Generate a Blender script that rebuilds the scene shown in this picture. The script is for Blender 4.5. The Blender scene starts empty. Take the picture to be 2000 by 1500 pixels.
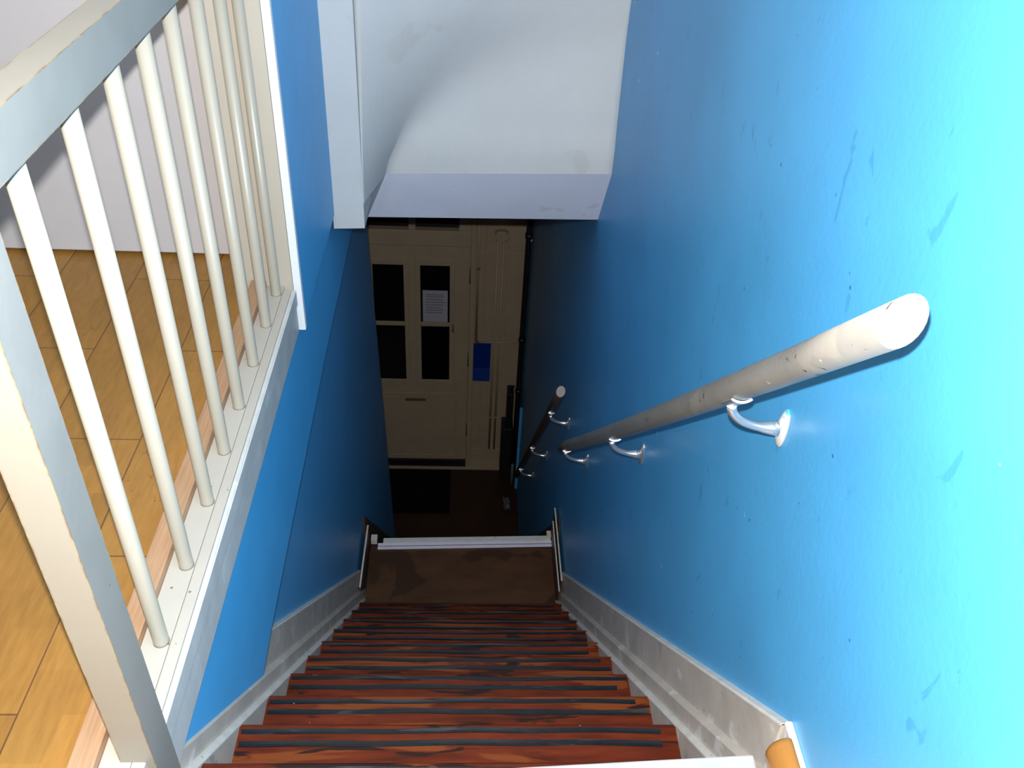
import bpy, bmesh, math, random
from mathutils import Vector, Matrix
random.seed(7)
C = bpy.context.scene.collection
scn = bpy.context.scene
H = 5.9                                   # height of the camera above the ground-floor hall

# ---------------------------------------------------------------- camera
Rv = Vector((0.998, -0.020, -0.054)); Fv = Vector((-0.030, 0.615, -0.788)); Uv = Vector((0.049, 0.788, 0.613))
Uv.normalize(); Fv = (Fv - Uv * Fv.dot(Uv)).normalized(); Rv = Fv.cross(Uv)
M = Matrix((Rv, Fv, Uv))                  # world = M @ camera vector
cam_d = bpy.data.cameras.new('camera'); cam = bpy.data.objects.new('camera', cam_d); C.objects.link(cam)
cam_d.sensor_width = 36; cam_d.lens = 1750 / 2000 * 36; cam_d.clip_start = 0.02
cam.matrix_world = Matrix.Translation((0, 0, H)) @ M.to_4x4()
scn.camera = cam
# ---------------------------------------------------------------- light
w = bpy.data.worlds.new('world'); scn.world = w; w.use_nodes = True
w.node_tree.nodes['Background'].inputs[0].default_value = (1.0, 0.80, 0.62, 1)
w.node_tree.nodes['Background'].inputs[1].default_value = 0.035
fl = bpy.data.lights.new('camera_flash', 'POINT'); fl.energy = 250; fl.shadow_soft_size = 0.010; fl.color = (0.97, 0.99, 1.0)
flo = bpy.data.objects.new('camera_flash', fl); C.objects.link(flo)
flo.location = Vector((0, 0, H)) + M @ Vector((-0.012, 0.058, 0.0))
hl = bpy.data.lights.new('hall_fill', 'POINT'); hl.energy = 0.55; hl.shadow_soft_size = 0.12; hl.color = (1.0, 0.55, 0.25)
hlo = bpy.data.objects.new('hall_fill', hl); C.objects.link(hlo); hlo.location = (0.0, 4.6, H - 2.0)  # added warm fill for the hall shadow, no visible fitting
scn.view_settings.view_transform = 'Standard'; scn.view_settings.look = 'None'
scn.view_settings.gamma = 1; scn.view_settings.exposure = 0.0; scn.view_settings.use_curve_mapping = False

# ---------------------------------------------------------------- materials
def nd(nt, t, **kw):
    n = nt.nodes.new(t)
    for k, v in kw.items():
        if k in n.inputs: n.inputs[k].default_value = v
        else: setattr(n, k, v)
    return n
def ramp(nt, src, stops):
    r = nt.nodes.new('ShaderNodeValToRGB'); e = r.color_ramp.elements
    while len(e) < len(stops): e.new(0.5)
    for i, (p, c) in enumerate(stops):
        e[i].position = p; e[i].color = c if len(c) == 4 else (*c, 1)
    nt.links.new(src, r.inputs[0]); return r.outputs[0]
def mixc(nt, fac, a, b):
    m = nt.nodes.new('ShaderNodeMix'); m.data_type = 'RGBA'
    for s, v in ((m.inputs[0], fac), (m.inputs[6], a), (m.inputs[7], b)):
        if hasattr(v, 'is_linked') or hasattr(v, 'links'): nt.links.new(v, s)
        else: s.default_value = v if isinstance(v, float) else (*v, 1)
    return m.outputs[2]
def noise(nt, co, scale, detail=4, rough=0.6, sc=(1, 1, 1), dist=0.0):
    mp = nt.nodes.new('ShaderNodeMapping'); mp.inputs['Scale'].default_value = sc; nt.links.new(co, mp.inputs[0])
    n = nd(nt, 'ShaderNodeTexNoise', Scale=scale, Detail=detail, Roughness=rough, Distortion=dist)
    nt.links.new(mp.outputs[0], n.inputs['Vector']); return n.outputs[0]
def mat(name, base, rough=0.5, var=0.12, vscale=6, specks=None, marks=None, bump=0.0, bscale=80, wear=None, spec=0.5,
        metal=0.0, sc=(1, 1, 1), coat=0.0, mark_sc=(1, 1, 1)):
    m = bpy.data.materials.new(name); m.use_nodes = True; nt = m.node_tree; b = nt.nodes['Principled BSDF']
    co = nt.nodes.new('ShaderNodeTexCoord').outputs['Object']
    if 'varnished_wood' in name or 'grip' in name:      # every board gets its own grain
        oi = nt.nodes.new('ShaderNodeObjectInfo'); va = nd(nt, 'ShaderNodeVectorMath', operation='MULTIPLY_ADD')
        nt.links.new(oi.outputs['Random'], va.inputs[0]); va.inputs[1].default_value = (31, 17, 23); nt.links.new(co, va.inputs[2]); co = va.outputs[0]
    n = noise(nt, co, vscale, 5, 0.6, sc)
    lo = tuple(c * (1 - var) for c in base); hi = tuple(min(1, c * (1 + var)) for c in base)
    col = ramp(nt, n, [(0.3, lo), (0.7, hi)])
    if marks:       # scuffs: (colour, threshold, scale)
        for mc, th, ms in marks:
            k = noise(nt, co, ms, 3, 0.5, mark_sc, 0.6)
            f = ramp(nt, k, [(th, (0, 0, 0)), (th + 0.03, (1, 1, 1))]); col = mixc(nt, f, col, mc)
    if specks:      # small chips
        for mc, th, ms in specks:
            v = nd(nt, 'ShaderNodeTexVoronoi', Scale=ms); nt.links.new(co, v.inputs['Vector'])
            f = ramp(nt, v.outputs['Distance'], [(th, (1, 1, 1)), (th + 0.02, (0, 0, 0))])
            k = noise(nt, co, ms * 0.7, 2); g = ramp(nt, k, [(0.58, (0, 0, 0)), (0.62, (1, 1, 1))])
            mu = nd(nt, 'ShaderNodeMath', operation='MULTIPLY'); nt.links.new(f, mu.inputs[0]); nt.links.new(g, mu.inputs[1])
            col = mixc(nt, mu.outputs[0], col, mc)
    if wear:        # chipped edges: (colour, radius, colour 2)
        bv = nd(nt, 'ShaderNodeBevel', samples=6, Radius=wear[1]); ge = nt.nodes.new('ShaderNodeNewGeometry')
        dt = nd(nt, 'ShaderNodeVectorMath', operation='DOT_PRODUCT')
        nt.links.new(bv.outputs[0], dt.inputs[0]); nt.links.new(ge.outputs['True Normal'], dt.inputs[1])
        k = noise(nt, co, 55, 6, 0.75)
        ad = nd(nt, 'ShaderNodeMath', operation='MULTIPLY_ADD'); nt.links.new(k, ad.inputs[0]); ad.inputs[1].default_value = 0.55
        nt.links.new(dt.outputs['Value'], ad.inputs[2])
        f = ramp(nt, ad.outputs[0], [(0.0, (1, 1, 1)), (1.0, (0, 0, 0))])
        th = nd(nt, 'ShaderNodeMath', operation='LESS_THAN'); nt.links.new(ad.outputs[0], th.inputs[0]); th.inputs[1].default_value = 1.15
        k2 = noise(nt, co, 30, 3); cc = ramp(nt, k2, [(0.45, wear[0]), (0.55, wear[2])])
        col = mixc(nt, th.outputs[0], col, cc)
    nt.links.new(col, b.inputs['Base Color'])
    b.inputs['Roughness'].default_value = rough; b.inputs['Metallic'].default_value = metal
    b.inputs['Specular IOR Level'].default_value = spec; b.inputs['Coat Weight'].default_value = coat
    b.inputs['Coat Roughness'].default_value = 0.12
    b.inputs['Diffuse Roughness'].default_value = 0.0
    if bump:
        k = noise(nt, co, bscale, 4, 0.6); bp = nd(nt, 'ShaderNodeBump', Strength=bump, Distance=0.004)
        nt.links.new(k, bp.inputs['Height']); nt.links.new(bp.outputs[0], b.inputs['Normal'])
    return m

WHITECHIP = (0.75, 0.8, 0.82)
BLUE = (0.070, 0.335, 0.62)
M_blue = mat('blue_wall_paint', BLUE, 0.42, 0.07, 2.5, specks=[(WHITECHIP, 0.042, 10), ((0.02, 0.15, 0.32), 0.075, 26)],
             marks=[((0.055, 0.28, 0.54), 0.68, 24)], bump=0.12, bscale=70, mark_sc=(1, 1, 0.5))
M_bluep = mat('blue_panel_paint', (0.065, 0.41, 0.76), 0.45, 0.06, 5, specks=[(WHITECHIP, 0.03, 9), ((0.02, 0.17, 0.40), 0.05, 20)], bump=0.12, bscale=90)
M_white = mat('white_plaster', (0.55, 0.55, 0.535), 0.6, 0.04, 3, marks=[((0.525, 0.52, 0.49), 0.64, 5)], bump=0.3, bscale=60)
M_lav = mat('grey_lilac_plaster', (0.78, 0.79, 0.88), 0.6, 0.04, 4, marks=[((0.70, 0.71, 0.76), 0.66, 8)], bump=0.2, bscale=60)
M_cream = mat('cream_gloss_paint', (0.46, 0.41, 0.34), 0.35, 0.04, 6, specks=[((0.25, 0.15, 0.08), 0.10, 30)], bump=0.05)
M_creamw = mat('cream_paint_worn_edges', (0.33, 0.28, 0.215), 0.38, 0.04, 6, wear=((0.22, 0.10, 0.035), 0.0055, (0.42, 0.29, 0.09)), bump=0.05)
M_grey = mat('grey_gloss_paint', (0.245, 0.23, 0.20), 0.38, 0.07, 9, specks=[((0.12, 0.11, 0.10), 0.07, 25)], bump=0.06,
             wear=((0.22, 0.10, 0.035), 0.0035, (0.42, 0.30, 0.12)))
M_fasc = mat('grey_fascia_paint', (0.54, 0.53, 0.50), 0.4, 0.10, 14, marks=[((0.64, 0.63, 0.59), 0.66, 14)], bump=0.05)
M_skirt = mat('scuffed_grey_skirting_paint', (0.50, 0.44, 0.375), 0.42, 0.14, 9, marks=[((0.64, 0.60, 0.54), 0.61, 11), ((0.36, 0.33, 0.29), 0.66, 15)],
              specks=[((0.1, 0.08, 0.06), 0.07, 30)], bump=0.12, bscale=50)
M_bead = mat('pale_grey_edge_paint', (0.66, 0.61, 0.54), 0.42, 0.12, 20, marks=[((0.3, 0.28, 0.25), 0.66, 20)], bump=0.1)
M_bal = mat('ivory_gloss_paint', (0.40, 0.35, 0.27), 0.3, 0.02, 8, specks=[((0.5, 0.4, 0.3), 0.05, 40)])
M_room = mat('off_white_door_paint', (0.60, 0.555, 0.54), 0.45, 0.03, 4, specks=[((0.35, 0.3, 0.27), 0.05, 12)], bump=0.05)
M_jamb = mat('cream_jamb_paint', (0.50, 0.43, 0.34), 0.42, 0.03, 5, bump=0.05)
M_strip = mat('white_trim_paint', (0.82, 0.82, 0.82), 0.4, 0.04, 15, wear=((0.10, 0.35, 0.6), 0.0025, (0.6, 0.7, 0.75)))
M_batten = mat('raw_pine', (0.42, 0.235, 0.125), 0.55, 0.16, 30, sc=(9, 0.35, 9))
M_orange = mat('varnished_orange_wood', (0.33, 0.14, 0.028), 0.3, 0.14, 8, sc=(6, 0.6, 6))
M_tread = mat('red_brown_varnished_wood', (0.098, 0.014, 0.0025), 0.40, 0.5, 9, specks=[((0.3, 0.28, 0.25), 0.045, 26)],
              marks=[((0.16, 0.036, 0.007), 0.57, 4), ((0.022, 0.007, 0.004), 0.60, 9), ((0.13, 0.045, 0.014), 0.70, 12)], sc=(0.7, 5, 5), mark_sc=(0.5, 3, 3), bump=0.08, coat=0.0, spec=0.25)
M_rubber = mat('worn_black_grip_strip', (0.008, 0.0085, 0.009), 0.30, 0.3, 20, marks=[((0.03, 0.03, 0.032), 0.60, 16)],
               specks=[((0.5, 0.5, 0.5), 0.05, 30)], mark_sc=(0.25, 3, 3), bump=0.3, bscale=30)
M_land = mat('brown_laminate_landing', (0.075, 0.033, 0.014), 0.5, 0.28, 6, marks=[((0.045, 0.020, 0.009), 0.56, 3)], sc=(1, 3, 1))
M_dskirt = mat('dark_brown_varnish', (0.09, 0.050, 0.032), 0.5, 0.2, 8)
M_lit = mat('pale_lit_edge', (0.60, 0.55, 0.48), 0.45, 0.15, 25, marks=[((0.3, 0.22, 0.16), 0.68, 20)])  # pale tone carries the light caught by the landing's top edges
M_nose = mat('pale_nosing_strip', (0.60, 0.58, 0.53), 0.35, 0.08, 20, marks=[((0.45, 0.42, 0.36), 0.66, 22)])
M_nose2 = mat('white_nosing_strip', (0.40, 0.395, 0.38), 0.4, 0.08, 20, marks=[((0.30, 0.28, 0.25), 0.62, 18)])
M_alu = mat('aluminium_edge_strip', (0.75, 0.70, 0.80), 0.35, 0.05, 20)
M_rail = mat('worn_grey_handrail_paint', (0.22, 0.205, 0.18), 0.35, 0.10, 12, marks=[((0.26, 0.235, 0.20), 0.60, 10), ((0.05, 0.04, 0.035), 0.69, 38)],
             specks=[((0.04, 0.03, 0.03), 0.16, 32), ((0.6, 0.58, 0.54), 0.07, 22)], bump=0.1, mark_sc=(1, 1, 1))
M_rail2 = mat('worn_brown_handrail', (0.07, 0.045, 0.03), 0.4, 0.3, 9, bump=0.1)
M_cap = mat('white_rail_end', (0.85, 0.83, 0.78), 0.4, 0.05, 20, marks=[((0.6, 0.45, 0.35), 0.70, 30)])
M_cap2 = mat('grey_rail_end', (0.50, 0.43, 0.38), 0.4, 0.05, 20)
M_metal = mat('brushed_nickel', (0.72, 0.72, 0.74), 0.24, 0.05, 30, metal=0.85)
M_plate = mat('paint_smeared_plate', (0.55, 0.55, 0.53), 0.4, 0.1, 20, marks=[((0.05, 0.40, 0.45), 0.53, 30), ((0.15, 0.12, 0.1), 0.64, 40)], metal=0.2)
M_dcream = mat('aged_cream_door_paint', (0.46, 0.345, 0.225), 0.5, 0.06, 5, marks=[((0.36, 0.27, 0.19), 0.72, 9)], bump=0.1)
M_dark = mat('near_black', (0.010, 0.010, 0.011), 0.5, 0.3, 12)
M_kick = mat('dark_kick_strip', (0.010, 0.011, 0.016), 0.45, 0.2, 12)
M_glass = mat('night_dark_glass', (0.004, 0.004, 0.005), 0.15, 0.1, 5, spec=0.4)
M_mat = mat('black_rubber_doormat', (0.005, 0.005, 0.006), 0.9, 0.4, 30, bump=0.6, bscale=60, spec=0.1)
M_hallf = mat('dark_brown_hall_floor', (0.030, 0.011, 0.004), 0.5, 0.3, 3)
M_pipe = mat('black_downpipe', (0.014, 0.011, 0.013), 0.4, 0.3, 8, marks=[((0.20, 0.08, 0.03), 0.68, 6)])
M_dsh = mat('blue_plastic', (0.003, 0.030, 0.24), 0.35, 0.04, 5)
M_paper = mat('notice_paper', (0.50, 0.47, 0.52), 0.6, 0.03, 8)
M_ink = mat('printed_ink', (0.20, 0.20, 0.24), 0.6, 0.1, 8)
M_litter = mat('crumpled_grey_paper', (0.12, 0.11, 0.12), 0.6, 0.3, 30)
M_hinge = mat('dark_hinge', (0.13, 0.095, 0.065), 0.4, 0.2, 10)

def floor_material():
    m = bpy.data.materials.new('orange_wood_plank_floor'); m.use_nodes = True; nt = m.node_tree; b = nt.nodes['Principled BSDF']
    co = nt.nodes.new('ShaderNodeTexCoord').outputs['Object']
    mp = nt.nodes.new('ShaderNodeMapping'); mp.inputs['Rotation'].default_value = (0, 0, math.radians(90)); nt.links.new(co, mp.inputs[0])
    br = nt.nodes.new('ShaderNodeTexBrick'); nt.links.new(mp.outputs[0], br.inputs['Vector'])
    br.inputs['Scale'].default_value = 1.0; br.inputs['Brick Width'].default_value = 0.68; br.inputs['Row Height'].default_value = 0.213
    br.inputs['Mortar Size'].default_value = 0.0016; br.inputs['Mortar Smooth'].default_value = 0.1; br.offset = 0.5
    br.inputs['Color1'].default_value = (0.32, 0.150, 0.030, 1); br.inputs['Color2'].default_value = (0.37, 0.178, 0.038, 1)
    br.inputs['Mortar'].default_value = (0.14, 0.06, 0.02, 1)
    br2 = nt.nodes.new('ShaderNodeTexBrick'); nt.links.new(mp.outputs[0], br2.inputs['Vector'])
    br2.inputs['Scale'].default_value = 1.0; br2.inputs['Brick Width'].default_value = 0.17; br2.inputs['Row Height'].default_value = 0.071
    br2.inputs['Mortar Size'].default_value = 0.0; br2.inputs['Color1'].default_value = (0.90, 0.90, 0.90, 1); br2.inputs['Color2'].default_value = (1.1, 1.1, 1.1, 1)
    k = noise(nt, co, 30, 5, 0.6, (3, 0.5, 1)); kk = ramp(nt, k, [(0.3, (0.86, 0.84, 0.80)), (0.7, (1.1, 1.1, 1.1))])
    def mul(a, c):
        x = nt.nodes.new('ShaderNodeMix'); x.data_type = 'RGBA'; x.blend_type = 'MULTIPLY'; x.inputs[0].default_value = 1
        nt.links.new(a, x.inputs[6]); nt.links.new(c, x.inputs[7]); return x.outputs[2]
    c = mul(mul(br.outputs[0], br2.outputs[0]), kk)
    k3 = noise(nt, co, 5, 4, 0.6, (2.2, 0.6, 1), 1.5)      # cracks and dirt
    f = ramp(nt, k3, [(0.496, (0, 0, 0)), (0.50, (1, 1, 1)), (0.504, (0, 0, 0))])
    k4 = noise(nt, co, 2.6, 2); g = ramp(nt, k4, [(0.56, (0, 0, 0)), (0.60, (1, 1, 1))])
    mu = nd(nt, 'ShaderNodeMath', operation='MULTIPLY'); nt.links.new(f, mu.inputs[0]); nt.links.new(g, mu.inputs[1])
    c = mixc(nt, mu.outputs[0], c, (0.12, 0.05, 0.015))
    nt.links.new(c, b.inputs['Base Color']); b.inputs['Roughness'].default_value = 0.42
    return m
M_floor = floor_material()

# ---------------------------------------------------------------- mesh helpers
class MB:
    """collects shapes for ONE mesh; coordinates relative to the camera position"""
    def __init__(s): s.bm = bmesh.new()
    def face(s, pts, mi=0, smooth=False):
        f = s.bm.faces.new([s.bm.verts.new(p) for p in pts]); f.material_index = mi; f.smooth = smooth; return s
    def box(s, x0, x1, y0, y1, z0, z1, mi=0):
        v = [s.bm.verts.new((x, y, z)) for x in (x0, x1) for y in (y0, y1) for z in (z0, z1)]
        for q in ((0, 1, 3, 2), (4, 6, 7, 5), (0, 4, 5, 1), (2, 3, 7, 6), (0, 2, 6, 4), (1, 5, 7, 3)):
            f = s.bm.faces.new([v[i] for i in q]); f.material_index = mi
        return s
    def prism(s, poly, x0, x1, mi=0):            # poly = (y, z) outline swept along x
        a = [s.bm.verts.new((x0, y, z)) for y, z in poly]; b = [s.bm.verts.new((x1, y, z)) for y, z in poly]
        n = len(poly); fs = [s.bm.faces.new(a), s.bm.faces.new(b[::-1])]
        for i in range(n): fs.append(s.bm.faces.new([a[i], b[i], b[(i + 1) % n], a[(i + 1) % n]]))
        for f in fs: f.material_index = mi
        return s
    def prismy(s, poly, y0, y1, mi=0):           # poly = (x, z) outline swept along y
        a = [s.bm.verts.new((x, y0, z)) for x, z in poly]; b = [s.bm.verts.new((x, y1, z)) for x, z in poly]
        n = len(poly); fs = [s.bm.faces.new(a), s.bm.faces.new(b[::-1])]
        for i in range(n): fs.append(s.bm.faces.new([a[i], b[i], b[(i + 1) % n], a[(i + 1) % n]]))
        for f in fs: f.material_index = mi
        return s
    def sweep(s, prof, stations, mi=0):          # prof=(x,dz) outline, swept through (y,z) stations
        rings = [[s.bm.verts.new((x, y, z + dz)) for x, dz in prof] for y, z in stations]
        n = len(prof)
        for a, b in zip(rings, rings[1:]):
            for i in range(n):
                f = s.bm.faces.new([a[i], b[i], b[(i + 1) % n], a[(i + 1) % n]]); f.material_index = mi
        s.bm.faces.new(rings[0]).material_index = mi; s.bm.faces.new(rings[-1][::-1]).material_index = mi
        return s
    def tube(s, pts, rad, seg=16, mi=0, cap=True, smooth=True):
        pts = [Vector(p) for p in pts]; rad = rad if isinstance(rad, (list, tuple)) else [rad] * len(pts); rings = []
        ref = None
        for i, p in enumerate(pts):
            d = (pts[min(i + 1, len(pts) - 1)] - pts[max(i - 1, 0)]).normalized()
            if ref is None: ref = d.orthogonal().normalized()
            a = (ref - d * ref.dot(d)).normalized(); ref = a; b = d.cross(a)
            rings.append([s.bm.verts.new(p + (a * math.cos(t) + b * math.sin(t)) * rad[i]) for t in [2 * math.pi * k / seg for k in range(seg)]])
        for a, b in zip(rings, rings[1:]):
            for k in range(seg):
                f = s.bm.faces.new([a[k], a[(k + 1) % seg], b[(k + 1) % seg], b[k]]); f.smooth = smooth; f.material_index = mi
        if cap:
            s.bm.faces.new(rings[0][::-1]).material_index = mi; s.bm.faces.new(rings[-1]).material_index = mi
        return s
    def build(s, name, mats, parent=None, bevel=0.0, two=None):
        bmesh.ops.recalc_face_normals(s.bm, faces=s.bm.faces)
        if two:                                    # second material on faces that look towards the stairwell (+x)
            for f in s.bm.faces:
                if f.normal.x > 0.7: f.material_index = 1
        vs = [v.co for v in s.bm.verts]
        o = Vector((sum((min(v.x for v in vs), max(v.x for v in vs))) / 2, sum((min(v.y for v in vs), max(v.y for v in vs))) / 2, min(v.z for v in vs)))
        bmesh.ops.translate(s.bm, verts=s.bm.verts, vec=-o)
        me = bpy.data.meshes.new(name); s.bm.to_mesh(me); s.bm.free()
        for m in (mats if isinstance(mats, (list, tuple)) else [mats]): me.materials.append(m)
        ob = bpy.data.objects.new(name, me); C.objects.link(ob)
        ob.location = o + Vector((0, 0, H))
        if parent:
            base = parent.location.copy(); pp = parent.parent
            while pp: base += pp.location; pp = pp.parent
            ob.parent = parent; ob.location = ob.location - base
        if bevel:
            b = ob.modifiers.new('bevel', 'BEVEL'); b.width = bevel; b.segments = 2; b.limit_method = 'ANGLE'; b.angle_limit = math.radians(40)
        return ob
def struct(ob): ob['kind'] = 'structure'; return ob
def tag(ob, label, cat, group=None):
    ob['label'] = label; ob['category'] = cat
    if group: ob['group'] = group
    return ob
def thing(name, loc, label, cat, group=None):
    o = bpy.data.objects.new(name, None); C.objects.link(o); o.location = (loc[0], loc[1], loc[2] + H); o.empty_display_size = 0.05
    return tag(o, label, cat, group)
def copy_tree(o, parent=None):
    c = o.copy(); C.objects.link(c); c.parent = parent
    for ch in o.children: copy_tree(ch, c)
    return c

# ================================================================ SETTING
WX = 0.515                                        # right wall face
XL = -0.476                                       # face of the left landing edge
# right wall: one tall wall all the way down to the hall door
struct(MB().box(WX, WX + 0.12, -0.4, 6.45, -5.9, 1.15).build('wall_right', M_blue))
# lower left wall: recessed below the landing edge, its far edge leans away
b = MB(); b.prism([(0.55, -1.90), (4.00, -1.90), (4.05, -2.17), (4.65, -4.89), (4.88, -5.9), (0.55, -5.9)], -0.62, -0.50)
struct(b.build('wall_left', M_blue))
# slab edge panel (blue) with its straight lower edge
b = MB(); b.prism([(0.45, -1.468), (3.36, -1.468), (3.36, -1.812), (2.487, -1.841), (1.456, -1.917), (1.257, -1.945), (0.45, -2.02)], -0.62, XL + 0.001)
struct(b.build('trim_1', M_bluep, bevel=0.0015)); bpy.data.objects['trim_1']['label'] = 'blue edge board of the upper floor'
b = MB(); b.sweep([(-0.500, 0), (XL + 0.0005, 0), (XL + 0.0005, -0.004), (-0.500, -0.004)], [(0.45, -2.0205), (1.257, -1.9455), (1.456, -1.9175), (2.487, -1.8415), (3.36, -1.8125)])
struct(b.build('shadow_line', M_dark))  # dark strip painting in the shadow line under the edge board
# blue wall above, beyond the balustrade
struct(MB().box(-0.62, -0.455, 2.137, 3.25, -1.458, 1.15).build('wall_upper_left', M_bluep))
# white corner strip of that wall
b = MB(); b.box(-0.4748, -0.4530, 2.130, 2.150, -1.478, 1.15); struct(b.build('trim_2', M_strip, bevel=0.002))
# cream wall end and door jamb of the upstairs room
struct(MB().box(-0.602, -0.4755, 2.130, 2.30, -1.37, 1.15).build('wall_end', M_jamb))
b = MB(); b.box(-0.622, -0.6025, 2.235, 2.32, -1.37, 1.15); b.box(-0.645, -0.6225, 2.30, 2.40, -1.37, 1.15); struct(b.build('trim_3', M_jamb, bevel=0.003))
# upstairs door (closed leaf) and hinge
d1 = struct(MB().box(-1.62, -0.647, 2.34, 2.38, -1.358, 0.75).build('door_1', M_room, bevel=0.002))
hb = MB(); hb.tube([(-0.634, 2.292, -1.33), (-0.634, 2.292, -1.26)], 0.008, 10); hb.build('hinge', M_metal, d1)
struct(MB().box(-2.6, -1.64, 2.34, 2.46, -1.37, 1.15).build('wall_upper_back', M_room))
struct(MB().box(-1.64, -0.60, 2.36, 2.46, 0.76, 1.15).build('wall_above_door', M_room))
# upstairs floor
struct(MB().box(-2.6, -0.545, -0.9, 2.6, -1.41, -1.37).build('floor', M_floor))
# ceiling of the upper floor
struct(MB().box(-2.6, 0.65, -0.4, 3.4, 1.15, 1.20).build('ceiling', M_white))
# corner column above the stair mouth
b = MB(); b.prismy([(-0.460, -1.512), (-0.354, -1.507), (-0.346, 1.15), (-0.460, 1.15)], 2.80, 3.24); struct(b.build('wall_pier', M_white))

# curved plaster face across the stairwell: side cheek blending into the flat face
def lerp(a, b_, t): return a + (b_ - a) * t
def crease(z):
    pts = [(-1.70, -0.392), (-1.395, -0.308), (-1.317, -0.285), (-1.18, -0.215), (-1.05, -0.125), (-0.919, -0.02), (-0.80, 0.075), (-0.6, 0.20), (-0.2, 0.30), (1.2, 0.30)]
    for (z0, x0), (z1, x1) in zip(pts, pts[1:]):
        if z <= z1: return lerp(x0, x1, (z - z0) / (z1 - z0))
    return 0.3
b = MB(); rows = []
zs = [-1.36, -1.317, -1.27, -1.22, -1.18, -1.12, -1.05, -0.98, -0.919, -0.86, -0.80, -0.7, -0.6, -0.4, -0.2, 0.2, 0.6, 1.15]
NU = 44
def face_y(x, z):
    xc = crease(z); r = max(0.004, min(0.16, 0.004 + 0.30 * (z + 1.30)))     # blend gets softer upward
    t = max(0.0, min(1.0, (x + 0.354) / max(0.02, xc + 0.354)))
    side = 2.7995 + (3.045 - 2.805) * (x + 0.354) / max(0.04, (xc + 0.354))
    flat = 3.045 - 0.060 * max(0, (x - xc)) / max(0.1, (WX - xc))
    k = (side - flat) / r
    # smooth minimum of the cheek and the flat face
    m_ = -r * math.log(math.exp(-side / r * 1.0 + 3 / r) + math.exp(-flat / r + 3 / r)) + 3 if r > 0.02 else min(side, flat)
    return m_ + (r * math.log(2) * 0.6 if r > 0.02 else 0)
def zdrop(x, z): return 0.054 * max(0, min(1, (WX - x) / 0.82)) * max(0, min(1, (-1.0 - z) / 0.36))
for z in zs:
    xc = crease(z); us = []
    nl = NU // 2
    px_ = -0.3542 + 0.008 * max(0, z + 1.507) / 2.657; us = [lerp(px_, xc, i / nl) for i in range(nl)] + [lerp(xc, WX + 0.01, i / (NU - nl)) for i in range(NU - nl + 1)]
    rows.append([b.bm.verts.new((x, face_y(x, z), z - zdrop(x, z))) for x in us])
for a, c_ in zip(rows, rows[1:]):
    for i in range(len(a) - 1):
        f = b.bm.faces.new([a[i], a[i + 1], c_[i + 1], c_[i]]); f.smooth = True
# thickness behind
n = len(rows[0])
back = [[b.bm.verts.new((v.co.x, 3.40, v.co.z)) for v in (r[0], r[-1])] for r in rows]
for i in range(len(rows) - 1):
    b.bm.faces.new([rows[i][0], rows[i + 1][0], back[i + 1][0], back[i][0]]); b.bm.faces.new([rows[i][-1], back[i][1], back[i + 1][1], rows[i + 1][-1]])
bmesh.ops.recalc_face_normals(b.bm, faces=b.bm.faces)
struct(b.build('wall_front', M_white))
# lilac-grey lower band, leaning back under the face, and the flat underside beyond it
b = MB()
N = 24; top = []; bot = []
for i in range(N + 1):
    x = lerp(crease(-1.36), WX + 0.01, i / N); top.append((x, face_y(x, -1.36), -1.36 - zdrop(x, -1.36)))
    xb = lerp(-0.388, WX + 0.01, i / N); bot.append((xb, lerp(3.185, 3.172, i / N), -1.664 + 0.025 * i / N))
for i in range(N):
    b.face([top[i], top[i + 1], bot[i + 1], bot[i]])
struct(b.build('trim_4', M_lav))
b = MB(); b.face([(-0.354, 2.805, -1.35), top[0], bot[0], (-0.354, 2.805, -1.507)]); b.face([(-0.354, 2.805, -1.507), bot[0], (-0.40, 3.24, -1.66), (-0.45, 3.22, -1.52)])
struct(b.build('wall_cheek', M_white))
b = MB(); b.face([(-0.47, 3.186, -1.6655), (WX, 3.174, -1.641), (WX, 6.4, -1.655), (-1.2, 6.4, -1.655), (-1.2, 3.218, -1.655)])
b.face([(-0.47, 3.218, -1.60), (WX, 3.206, -1.60), (WX, 6.4, -1.60), (-1.2, 6.4, -1.60), (-1.2, 3.218, -1.60)])
struct(b.build('ceiling_hall', M_dskirt))
# lower hall
struct(MB().box(-1.25, WX, 4.9, 6.6, -5.98, -5.9).build('floor_hall', M_hallf))
struct(MB().box(-1.25, WX + 0.12, 6.33, 6.45, -5.9, -1.6).build('wall_back', M_dcream))
struct(MB().box(-1.32, -1.20, 3.4, 6.45, -5.9, -1.6).build('wall_hall_left', M_blue))
struct(MB().box(-1.32, -0.621, 4.0, 4.1, -5.9, -1.6).build('wall_hall_near', M_blue))
struct(MB().box(0.492, WX, 5.99, 6.03, -5.9, -4.95).build('trim_5', M_bluep, bevel=0.002))

# ---- hall door
d2 = struct(MB().box(-0.90, 0.030, 6.275, 6.318, -5.872, -3.522).build('door_2', M_dcream, bevel=0.003))
b = MB()
for x0, x1 in ((-0.792, -0.462), (-0.410, -0.088)):     # raised glazing beads round each light
    for q in ((x0, x1, -3.632, -3.690), (x0, x1, -4.845, -4.905)): b.box(q[0], q[1], 6.262, 6.28, q[3], q[2])
    for q in ((x0, x0 + 0.042), (x1 - 0.042, x1)): b.box(q[0], q[1], 6.262, 6.28, -4.845, -3.690)
    b.box(x0 + 0.042, x1 - 0.042, 6.266, 6.28, -4.280, -4.236)
b.build('glazing_frame', M_dcream, d2, bevel=0.004)
for x0, x1 in ((-0.750, -0.504), (-0.368, -0.130)):
    for z0, z1 in ((-4.236, -3.690), (-4.845, -4.280)):
        MB().box(x0, x1, 6.270, 6.2745, z0, z1).build('glass_pane', M_glass, d2)['label'] = 'dark glass pane'
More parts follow.
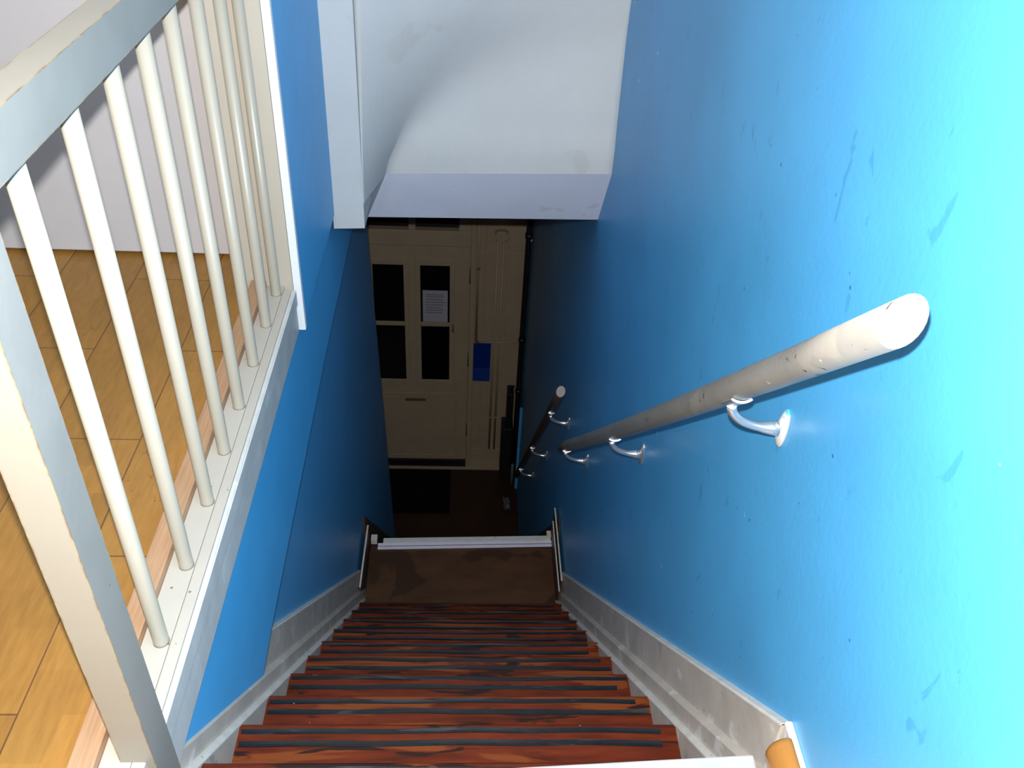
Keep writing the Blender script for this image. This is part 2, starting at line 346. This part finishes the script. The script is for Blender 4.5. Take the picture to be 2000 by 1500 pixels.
b = MB(); b.box(-0.80, -0.06, 6.270, 6.279, -5.02, -5.002); b.box(-0.80, -0.06, 6.270, 6.279, -5.76, -5.745); b.box(-0.075, -0.06, 6.270, 6.279, -5.745, -5.02)
b.build('panel_moulding', M_dcream, d2, bevel=0.003)
s_ = MB().box(-0.520, -0.335, 6.266, 6.280, -5.092, -5.066).build('letter_slot', M_hinge, d2, bevel=0.002)
for zz in (-3.78, -4.62, -5.42):
    MB().tube([(0.034, 6.270, zz - 0.07), (0.034, 6.270, zz + 0.07)], 0.007, 8).build('hinge', M_hinge, d2)
MB().box(-0.90, 0.030, 6.250, 6.276, -5.872, -5.795).build('kick_strip', M_kick, d2, bevel=0.003)['label'] = 'black draught strip'
MB().tube([(-0.10, 6.262, -4.25), (-0.10, 6.262, -4.33)], 0.006, 8).build('latch', M_hinge, d2)
# frame, transom and threshold
b = MB(); b.box(0.038, 0.078, 6.262, 6.332, -5.9, -2.9); b.box(-0.98, -0.908, 6.262, 6.332, -5.9, -2.9)
b.box(-0.908, 0.038, 6.262, 6.332, -3.512, -3.375); b.box(-0.455, -0.400, 6.270, 6.332, -3.375, -2.9)
b.box(-0.06, 0.038, 6.270, 6.332, -3.375, -2.9); b.box(-0.908, -0.80, 6.270, 6.332, -3.375, -2.9)
struct(b.build('trim_6', M_dcream, bevel=0.004))
b = MB(); b.box(-0.80, -0.455, 6.322, 6.329, -3.375, -2.9); b.box(-0.400, -0.06, 6.322, 6.329, -3.375, -2.9)
struct(b.build('window_1', M_glass))
struct(MB().box(-0.95, 0.50, 6.235, 6.33, -5.9, -5.875).build('trim_7', M_dcream, bevel=0.003))
# panelling joints of the wall beside the door
b = MB(); b.box(0.155, 0.160, 6.324, 6.331, -5.7, -2.9); b.box(0.340, 0.49, 6.322, 6.331, -5.86, -2.9)
b.box(0.078, 0.49, 6.320, 6.331, -3.60, -3.585); b.box(0.078, 0.49, 6.318, 6.331, -5.875, -5.70)
struct(b.build('trim_8', M_dcream, bevel=0.004))

# ================================================================ STAIRS
DY, DZ, Y0, Z0 = 0.1972, 0.1983, 0.875, -1.56
st = thing('staircase', (0, 1.8, -3.53), 'steep red-brown wooden staircase with black grip strips between the blue walls', 'staircase')
for k in range(10):
    y1 = Y0 + k * DY; z1 = Z0 - k * DZ; yb = y1 - DY - 0.03
    b = MB(); r = 0.011; poly = [(yb, z1), (y1 - r, z1)]
    poly += [(y1 - r + r * math.sin(a), z1 - r + r * math.cos(a)) for a in [math.pi * i / 6 for i in range(1, 6)]]
    poly += [(y1 - r, z1 - 2 * r), (yb, z1 - 2 * r)]
    b.prism(poly, -0.457, 0.474)
    t = b.build('tread', M_tread, st)
    for ya, yb2 in ((0.0115, 0.0265), (0.0390, 0.0555)):
        g = MB(); n = 40; jit = random.random() * 9; e0 = -0.452; e1 = 0.468 - random.choice((0, 0, 0.03))
        for side in (0,):
            xs = [e0 + (e1 - e0) * i / n for i in range(n + 1)]
            pr = []
            for x in xs:
                o = 0.0014 * math.sin(x * 7 + jit) + 0.0011 * math.sin(x * 21 + jit * 2)
                h = 0.0012 + 0.0005 * math.sin(x * 15 + jit)
                pr.append([(x, y1 - yb2 + o, z1 - 0.002), (x, y1 - yb2 + o + 0.002, z1 + h), (x, y1 - (ya + yb2) / 2 + o, z1 + h * 0.35), (x, y1 - ya + o - 0.002, z1 + h), (x, y1 - ya + o, z1 - 0.002)])
            vv = [[g.bm.verts.new(p) for p in q] for q in pr]
            for a, c_ in zip(vv, vv[1:]):
                for i in range(5):
                    g.bm.faces.new([a[i], c_[i], c_[(i + 1) % 5], a[(i + 1) % 5]])
            g.bm.faces.new(vv[0]); g.bm.faces.new(vv[-1][::-1])
        g.build('grip_strip', M_rubber, t)
    MB().box(-0.456, 0.473, y1 - 0.034, y1 - 0.020, z1 - DZ + 0.002, z1 - 0.028).build('riser', M_tread, st)
# top edge: red riser under the landing nosing
MB().box(-0.456, 0.473, Y0 - DY - 0.02, Y0 - DY - 0.004, Z0 + 0.002, -1.372).build('riser', M_tread, st)
# landing board half way down
MB().prism([(2.55, -3.533), (3.150, -3.533), (3.150, -3.60), (2.55, -3.60)], -0.457, 0.474).build('landing_board', M_land, st)['label'] = 'dark brown landing board'
SL = 1.02
def skirt(side, name):
    sgn = 1 if side > 0 else -1
    wall = WX if side > 0 else -0.50
    X = lambda d: wall - sgn * d
    y0, y1 = (0.754, 2.93) if side > 0 else (0.60, 2.93)
    zt = lambda y: -1.241 - SL * (y - 0.754)
    # (distance from wall, depth below the top edge)
    def prof(pts): return [(X(d), dz) for d, dz in pts]
    a, c_ = MB(), MB()
    stn = [(y0, zt(y0)), (y1, zt(y1))]; yb = y0 + (0.26 if side < 0 else 0); stb = [(yb, zt(yb)), (y1, zt(y1))]; yc = y0 + (0.15 if side < 0 else 0); stn = [(yc, zt(yc)), (y1, zt(y1))]
    ob = MB().sweep(prof([(0, 0), (0.013, 0), (0.015, -0.004), (0.015, -0.150), (0, -0.150)]), stb).build(name, [M_skirt])
    MB().sweep(prof([(0.015, -0.1265), (0.022, -0.1285), (0.030, -0.137), (0.030, -0.205), (0.0, -0.205), (0.0, -0.1505), (0.015, -0.1505)]), stn).build('moulding', M_skirt, ob)
    MB().sweep(prof([(0.030, -0.1900), (0.036, -0.190), (0.0425, -0.197), (0.0425, -0.55), (0.0, -0.55), (0.0, -0.2055), (0.030, -0.2055)]), stn).build('stringer', M_skirt, ob)
    MB().sweep(prof([(-0.0, 0.0035), (0.014, 0.0035), (0.0165, 0.0), (0.0165, -0.004), (0.0, 0.0)]), stb).build('top_edge', M_bead, ob)
    MB().sweep(prof([(0.0425, -0.1975), (0.0365, -0.1895), (0.0305, -0.1895), (0.0305, -0.1865), (0.0375, -0.1865), (0.0445, -0.1955), (0.0445, -0.2005), (0.0425, -0.2005)]), stn).build('bead', M_bead, ob)
    return struct(ob)
skirt(1, 'baseboard_right'); skirt(-1, 'baseboard_left')
# grey end face where the right skirting turns level on the top landing: white top, raking wood
ob = struct(MB().box(WX - 0.010, WX, 0.30, 0.754, -1.41, -1.2405).build('baseboard_top', M_skirt)); MB().box(WX - 0.011, WX, 0.30, 0.754, -1.2400, -1.232).build('top_edge', M_strip, ob, bevel=0.002)
# white nosing strip of the top landing
def slanted(x0, x1, ya, yb, skew, z0, z1):
    v = [(x0, ya), (x1, ya + skew * (x1 - x0)), (x1, yb + skew * (x1 - x0)), (x0, yb)]
    m = MB(); lo = [m.bm.verts.new((p[0], p[1], z0)) for p in v]; hi = [m.bm.verts.new((p[0], p[1], z1)) for p in v]
    m.bm.faces.new(lo[::-1]); m.bm.faces.new(hi)
    for i in range(4): m.bm.faces.new([lo[i], lo[(i + 1) % 4], hi[(i + 1) % 4], hi[i]])
    return m
tag(slanted(-0.455, 0.482, 0.60, 0.7145, 0.054, -1.372, -1.347).build('nosing_strip', M_nose2, bevel=0.003),
    'white metal nosing strip along the top landing at the head of the stairs', 'stair nosing')
struct(MB().box(-0.545, WX, -0.4, 0.66, -1.41, -1.372).build('floor_landing', M_floor))
# round orange wooden moulding lying against the right skirting
b = MB()
segs = 12
ring = []
for j, (yy, sc_) in enumerate([(0.28, 1), (0.715, 1), (0.722, 0.96), (0.726, 0.85), (0.727, 0.5)]):
    ring.append([b.bm.verts.new((WX - 0.0115 - 0.033 * sc_ * math.sin(math.pi * i / segs), yy, -1.262 + 0.036 * sc_ * math.cos(math.pi * i / segs))) for i in range(segs + 1)])
for a, c_ in zip(ring, ring[1:]):
    for i in range(segs):
        f = b.bm.faces.new([a[i], a[i + 1], c_[i + 1], c_[i]]); f.smooth = True
    b.bm.faces.new([a[0], c_[0], c_[-1], a[-1]])
b.bm.faces.new(ring[0]); b.bm.faces.new(ring[-1][::-1])
tag(b.build('half_round_moulding', M_orange), 'rounded orange varnished wood moulding against the right skirting at the stair top', 'moulding')

# landing skirtings (dark boards, light along their tops painted as pale edges)
def land_skirt(name, x0, x1, ya, yb, zt):
    ob = MB().box(x0, x1, ya, yb, -3.6, zt).build(name, M_dskirt)
    MB().box(x0 - 0.0, x1 + 0.0, ya, yb, zt + 0.0002, zt + 0.004).build('lit_top_edge', M_lit, ob)
    return struct(ob)
land_skirt('trim_9', -0.480, -0.472, 2.80, 3.20, -3.43)
land_skirt('trim_10', 0.492, 0.499, 2.84, 3.33, -3.42)
land_skirt('trim_11', 0.4765, 0.4825, 2.78, 3.24, -3.425)
# nosing at the far edge of that landing: pale wooden edge + metal strip with a dark groove
t = thing('landing_nosing', (0, 3.2, -3.54), 'pale slanted nosing with metal strips on the far edge of the dark half landing', 'stair nosing')
slanted(-0.400, 0.470, 3.168, 3.202, 0.035, -3.560, -3.524).build('wooden_edge', M_nose, t, bevel=0.002)
slanted(-0.425, 0.476, 3.151, 3.1665, 0.035, -3.5328, -3.524).build('metal_strip', M_alu, t, bevel=0.001)
slanted(-0.425, 0.476, 3.143, 3.151, 0.035, -3.5328, -3.5300).build('dark_groove', M_dark, t)
slanted(-0.425, 0.476, 3.129, 3.143, 0.035, -3.5328, -3.524).build('metal_strip', M_alu, t, bevel=0.001)
MB().box(-0.462, -0.430, 3.165, 3.205, -3.5328, -3.500).build('end_block', M_lit, t, bevel=0.002)
MB().box(0.452, 0.474, 3.205, 3.245, -3.5328, -3.500).build('end_block', M_lit, t, bevel=0.002)
# second, steeper flight (mostly out of sight under the landing)
st2 = thing('lower_staircase', (0, 4.2, -5.9), 'dark lower flight below the half landing', 'staircase')
n2 = 12; rz = (5.9 - 3.533) / n2; ry = 0.160
for k in range(1, n2):
    z = -3.533 - rz * k; y = 3.19 + ry * k
    MB().box(-0.49, 0.505, y - ry - 0.02, y, z - 0.028, z).build('tread', M_land, st2, bevel=0.004)
    MB().box(-0.485, 0.50, y - 0.03, y - 0.015, z - rz + 0.001, z - 0.029).build('riser', M_land, st2)
MB().box(-0.485, 0.50, 3.16, 3.175, -3.533 - rz + 0.001, -3.601).build('riser', M_land, st2)
for x0, x1 in ((-0.4995, -0.49), (0.505, 0.5145)):
    MB().prism([(3.20, -3.36), (5.02, -5.62), (5.02, -5.90), (4.88, -5.90), (3.20, -3.80)], x0, x1).build('stringer', M_dskirt, st2)

# ================================================================ BALUSTRADE (one fixed thing)
PXR = -0.476
bal = thing('balustrade', (-0.50, 1.4, -1.37), 'cream and grey wooden balustrade with round ivory spindles left of the stairs', 'balustrade')
b = MB(); b.box(-0.528, -0.485, 0.50, 2.128, -0.437, -0.368); b.build('top_rail', [M_creamw, M_grey], bal, two=True)
b = MB(); b.box(-0.514, -0.462, 0.744, 0.808, -1.60, -0.437); b.build('newel_post', [M_creamw, M_grey], bal, two=True)
b = MB(); b.box(-0.545, -0.4975, 0.70, 2.128, -1.41, -1.330); b.build('base_plate', M_cream, bal, bevel=0.0012)
b = MB(); b.box(-0.4968, XL, 0.70, 2.110, -1.41, -1.330); b.build('edge_board', M_cream, bal, bevel=0.0015)
b = MB(); b.box(XL + 0.0003, XL + 0.008, 0.78, 2.112, -1.466, -1.334); b.box(XL + 0.008, XL + 0.012, 0.78, 2.112, -1.380, -1.334)
b.build('fascia', M_fasc, bal, bevel=0.001)['label'] = 'grey fascia board'
b = MB(); b.box(-0.585, -0.5455, 0.72, 2.125, -1.37, -1.312); b.build('batten', M_batten, bal, bevel=0.0015)['label'] = 'bare pine batten'
bx = -0.5125
for y in (0.965, 1.135, 1.300, 1.452, 1.604, 1.768, 1.935, 2.085)[:8]:
    b = MB(); b.tube([(bx, y, -1.3305), (bx, y, -1.325), (bx, y, -0.4365)], [0.0142, 0.0134, 0.0134], 24)
    b.build('spindle', M_bal, bal)

# ================================================================ HANDRAILS
def rail(name, p0, p1, r, m, mc, label, sag=0.0):
    e = thing(name, (p0[0], (p0[1] + p1[1]) / 2, p1[2]), label, 'handrail', 'wall handrails')
    b = MB(); d = Vector(p1) - Vector(p0); rings = []; n = 24; ns = 14
    sl = d.z / d.y
    for i in range(ns + 1):
        t = i / ns; c = Vector(p0) + d * t; c.z -= sag * 4 * t * (1 - t)
        # cross-section cut by a vertical plane: taller than wide
        rings.append([b.bm.verts.new((c.x + r * math.cos(a), c.y, c.z + r * math.sin(a) * math.sqrt(1 + sl * sl))) for a in [2 * math.pi * k / n for k in range(n)]])
    for a, c_ in zip(rings, rings[1:]):
        for k in range(n):
            f = b.bm.faces.new([a[k], a[(k + 1) % n], c_[(k + 1) % n], c_[k]]); f.smooth = True
    b.bm.faces.new(rings[0]); b.bm.faces.new(rings[-1])
    b.build('rail', m, e)
    zz = r * math.sqrt(1 + sl * sl) * 0.93
    b = MB(); b.bm.faces.new([b.bm.verts.new((p0[0] + 0.93 * r * math.cos(2 * math.pi * k / n), p0[1] - 0.0012, p0[2] + zz * math.sin(2 * math.pi * k / n))) for k in range(n)])
    b.bm.faces.new([b.bm.verts.new((p0[0] + 0.93 * r * math.cos(2 * math.pi * k / n), p0[1] - 0.0001, p0[2] + zz * math.sin(2 * math.pi * k / n))) for k in range(n)])
    bmesh.ops.bridge_loops(b.bm, edges=b.bm.edges)
    b.build('end_cap', mc, e)['label'] = 'sawn end face'
    return e, sl
def bracket(e, xr, y, zr, r, sl, first=False):
    """curved arm from a saddle under the rail out to a plate on the wall"""
    k = math.sqrt(1 + sl * sl); zb = zr - r * k
    gap = WX - xr
    b = MB(); pts = []
    for i in range(13):
        a = math.pi / 2 * i / 12
        pts.append((xr + (gap - 0.012) * (1 - math.cos(a)), y, zb - 0.003 - 0.046 * math.sin(a)))
    rad = [0.0085 - 0.001 * math.sin(math.pi * i / 12) + (0.005 * max(0, i - 9) / 3) for i in range(13)]
    b.tube(pts, rad, 14)
    arm = b.build('bracket', M_metal, e)
    b = MB(); d = Vector((0, 1, sl)).normalized(); n_ = Vector((0, -d.z, d.y)).normalized(); c = Vector((xr, y, zr))
    # curved saddle hugging the underside
    q = []
    for s_ in (-0.026, 0.026):
        for rr_ in (r * 1.02, r * 1.02 + 0.004):
            q.append([c + d * s_ + (Vector((1, 0, 0)) * math.sin(a) - n_ * math.cos(a)) * rr_ for a in [math.radians(-38 + 76 * i / 8) for i in range(9)]])
    vv = [[b.bm.verts.new(p) for p in row] for row in q]
    for i in range(8):
        for (p, q2) in ((0, 1), (1, 3), (3, 2), (2, 0)):
            b.bm.faces.new([vv[p][i], vv[p][i + 1], vv[q2][i + 1], vv[q2][i]])
    for i in (0, 8): b.bm.faces.new([vv[0][i], vv[1][i], vv[3][i], vv[2][i]])
    b.build('saddle', M_metal, arm)
    b = MB(); n = 28; zc = pts[-1][2]; rows = []
    for x_, s_ in ((WX + 0.0, 1), (WX - 0.004, 1), (WX - 0.008, 0.8), (WX - 0.012, 0.42)):
        rows.append([b.bm.verts.new((x_, y + 0.015 * s_ * math.cos(2 * math.pi * j / n) , zc + 0.038 * s_ * math.sin(2 * math.pi * j / n))) for j in range(n)])
    for a, c_ in zip(rows, rows[1:]):
        for j in range(n):
            f = b.bm.faces.new([a[j], a[(j + 1) % n], c_[(j + 1) % n], c_[j]]); f.smooth = True
    b.bm.faces.new(rows[0]); b.bm.faces.new(rows[-1])
    b.build('wall_plate', M_plate if first else M_metal, arm)
RX = 0.42; RR = 0.0232
e1, sl = rail('handrail', (RX, 0.703, -0.462), (RX, 2.80, -2.508), RR, M_rail, M_cap,
              'upper worn grey round handrail with white cut end on the right blue wall', 0.016)
for y in (1.075, 1.88, 2.70):
    t = (y - 0.703) / (2.80 - 0.703); zr = -0.462 + t * (-2.508 + 0.462) - 0.016 * 4 * t * (1 - t)
    bracket(e1, RX, y, zr, RR, sl, y < 1.2)
e2, sl2 = rail('handrail', (RX, 3.03, -2.394), (RX, 4.95, -4.72), 0.021, M_rail2, M_cap2,
               'dark brown handrail on the right wall below the half landing, the lower and farther one')
for y in (3.30, 4.02, 4.68):
    bracket(e2, RX, y, -2.394 + (y - 3.03) * sl2, 0.021, sl2)

# ================================================================ HALL OBJECTS
# notice taped to the glass
t = MB().box(-0.352, -0.146, 6.2675, 6.2695, -4.233, -3.925).build('notice', M_paper)
tag(t, 'white printed notice on the upper right pane of the hall door', 'notice')
b = MB(); random.seed(3)
for i, (z, l) in enumerate([(-3.965, .135), (-3.985, .14), (-4.012, .14), (-4.038, .145), (-4.065, .135), (-4.092, .12), (-4.115, .14), (-4.140, .13)]):
    x = -0.325
    while x < -0.325 + l:
        wd = random.uniform(0.008, 0.022); b.box(x, x + wd, 6.2668, 6.2674, z - 0.0045, z + 0.0045); x += wd + 0.004
b.build('printed_lines', M_ink, t)
# blue plastic pocket on the wall right of the door
b = MB(); n = 10; rows = []
for i in range(n + 1):
    z = -4.476 - (0.379) * i / n; o = 0.0 if i < 8 else 0.012 * (i - 7)
    rows.append([(0.062, 6.316 - o, z), (0.228, 6.316 - o * 1.2, z)])
for r0, r1 in zip(rows, rows[1:]):
    b.face([r0[0], r0[1], r1[1], r1[0]]); b.face([(r0[0][0], r0[0][1] - .003, r0[0][2]), (r0[1][0], r0[1][1] - .003, r0[1][2]), (r1[1][0], r1[1][1] - .003, r1[1][2]), (r1[0][0], r1[0][1] - .003, r1[0][2])])
tag(b.build('plastic_sheet', M_dsh), 'plain blue plastic sheet hanging beside the hall door', 'sheet')
# conduits
for x, lab in ((0.250, 'thin cream vertical conduit, left one of the pair below the junction box'), (0.297, 'thin cream vertical conduit, right one of the pair below the junction box')):
    b = MB(); b.tube([(x, 6.312, -5.69), (x, 6.312, -3.458)], 0.0095, 12)
    c = b.build('conduit', M_dcream); tag(c, lab, 'pipe', 'conduits beside the hall door')
    for z in (-3.70, -3.98, -4.6, -5.3): MB().box(x - 0.016, x + 0.014, 6.298, 6.320, z - 0.005, z + 0.005).build('clip', M_dcream, c, bevel=0.002)
b = MB(); b.tube([(0.098, 6.302, -2.95), (0.098, 6.302, -4.385)], 0.0095, 12); c = b.build('conduit', M_dcream)
tag(c, 'single cream vertical conduit next to the door frame ending in a tap', 'pipe', 'conduits beside the hall door')
MB().box(0.085, 0.115, 6.288, 6.32, -3.735, -3.722).build('clip', M_hinge, c, bevel=0.002)
b = MB(); b.tube([(0.098, 6.302, -4.385), (0.098, 6.295, -4.43), (0.115, 6.295, -4.455), (0.125, 6.295, -4.455)], 0.012, 12); b.tube([(0.098, 6.30, -4.385), (0.098, 6.27, -4.375)], 0.014, 10); b.build('tap', M_hinge, c)
b = MB(); b.tube([(0.127, 6.296, -4.452), (0.470, 6.296, -4.452)], 0.0095, 12)
tag(b.build('conduit', M_dcream), 'horizontal cream conduit running from the tap to the corner', 'pipe', 'conduits beside the hall door')
b = MB(); nn = 18
o = [(0.275 + 0.054 * math.copysign(abs(math.cos(2 * math.pi * i / nn)) ** .6, math.cos(2 * math.pi * i / nn)), -3.415 + 0.045 * math.copysign(abs(math.sin(2 * math.pi * i / nn)) ** .6, math.sin(2 * math.pi * i / nn))) for i in range(nn)]
b.prismy(o, 6.270, 6.320); c = b.build('junction_box', M_dcream, bevel=0.003); tag(c, 'cream junction box above the pair of thin conduits', 'junction box')
for x in (0.235, 0.315):
    for z in (-3.385, -3.445): MB().tube([(x, 6.266, z), (x, 6.2695, z)], 0.005, 8).build('screw', M_hinge, c)
# black pipe in the corner
b = MB(); b.tube([(0.484, 6.20, -5.9), (0.484, 6.20, -4.8), (0.484, 6.20, -3.4), (0.484, 6.20, -1.66)], 0.024, 16); c = b.build('downpipe', M_pipe)
tag(c, 'black vertical pipe in the right corner of the hall', 'pipe')
for z in (-3.36, -4.35, -4.9): MB().tube([(0.484, 6.20, z - 0.018), (0.484, 6.20, z + 0.018)], 0.030, 16).build('pipe_clamp', M_pipe, c)
MB().tube([(0.500, 6.165, -3.395), (0.506, 6.160, -3.372)], 0.008, 10).build('bolt', M_metal, c)['label'] = 'shiny bolt'
# meter and black cupboard at the foot of the pipe
c = thing('gas_meter', (0.42, 6.23, -5.29), 'small black meter box, topmost of the black boxes by the corner pipe', 'meter')
MB().box(0.388, 0.446, 6.17, 6.315, -5.286, -4.92).build('casing', M_dark, c, bevel=0.012)
MB().tube([(0.425, 6.24, -4.925), (0.425, 6.24, -4.89), (0.442, 6.22, -4.87)], 0.012, 10).build('inlet_pipe', M_dark, c)
c = thing('black_cabinet', (0.40, 6.2, -5.9), 'low black cabinet on the hall floor under the meter box', 'cabinet')
MB().box(0.352, 0.455, 6.13, 6.312, -5.873, -5.29).build('body', M_dark, c, bevel=0.01)
MB().box(0.366, 0.445, 6.122, 6.1295, -5.84, -5.32).build('door', M_dark, c, bevel=0.004)
MB().box(0.362, 0.445, 6.15, 6.30, -5.899, -5.8735).build('plinth', M_dark, c)
# doormat
t = thing('doormat', (-0.39, 5.95, -5.9), 'black ribbed doormat lying on the hall floor in front of the door', 'doormat')
MB().box(-0.74, -0.105, 5.66, 6.225, -5.899, -5.889).build('backing', M_mat, t, bevel=0.003)
b = MB()
for i in range(20): b.box(-0.725, -0.12, 5.676 + i * 0.0275, 5.69 + i * 0.0275, -5.889, -5.884)
b.build('ribs', M_mat, t)
# short grey pipe stub and crumpled wrapper at the foot of the right wall
b = MB(); b.tube([(0.462, 6.02, -5.899), (0.462, 6.02, -5.62)], 0.013, 12); tag(b.build('pipe_stub', M_litter), 'short grey pipe stub standing at the foot of the right hall wall', 'pipe')
b = MB(); random.seed(11); g = [[b.bm.verts.new((0.385 + 0.018 * i + random.uniform(-.006, .006), 5.70 + 0.03 * j + random.uniform(-.008, .008), -5.893 + random.uniform(0, .028))) for j in range(6)] for i in range(4)]
for i in range(3):
    for j in range(5): b.bm.faces.new([g[i][j], g[i + 1][j], g[i + 1][j + 1], g[i][j + 1]])
o = b.build('paper_wrapper', M_litter); s = o.modifiers.new('thick', 'SOLIDIFY'); s.thickness = 0.002
tag(o, 'crumpled grey wrapper on the dark hall floor near the right wall', 'litter')
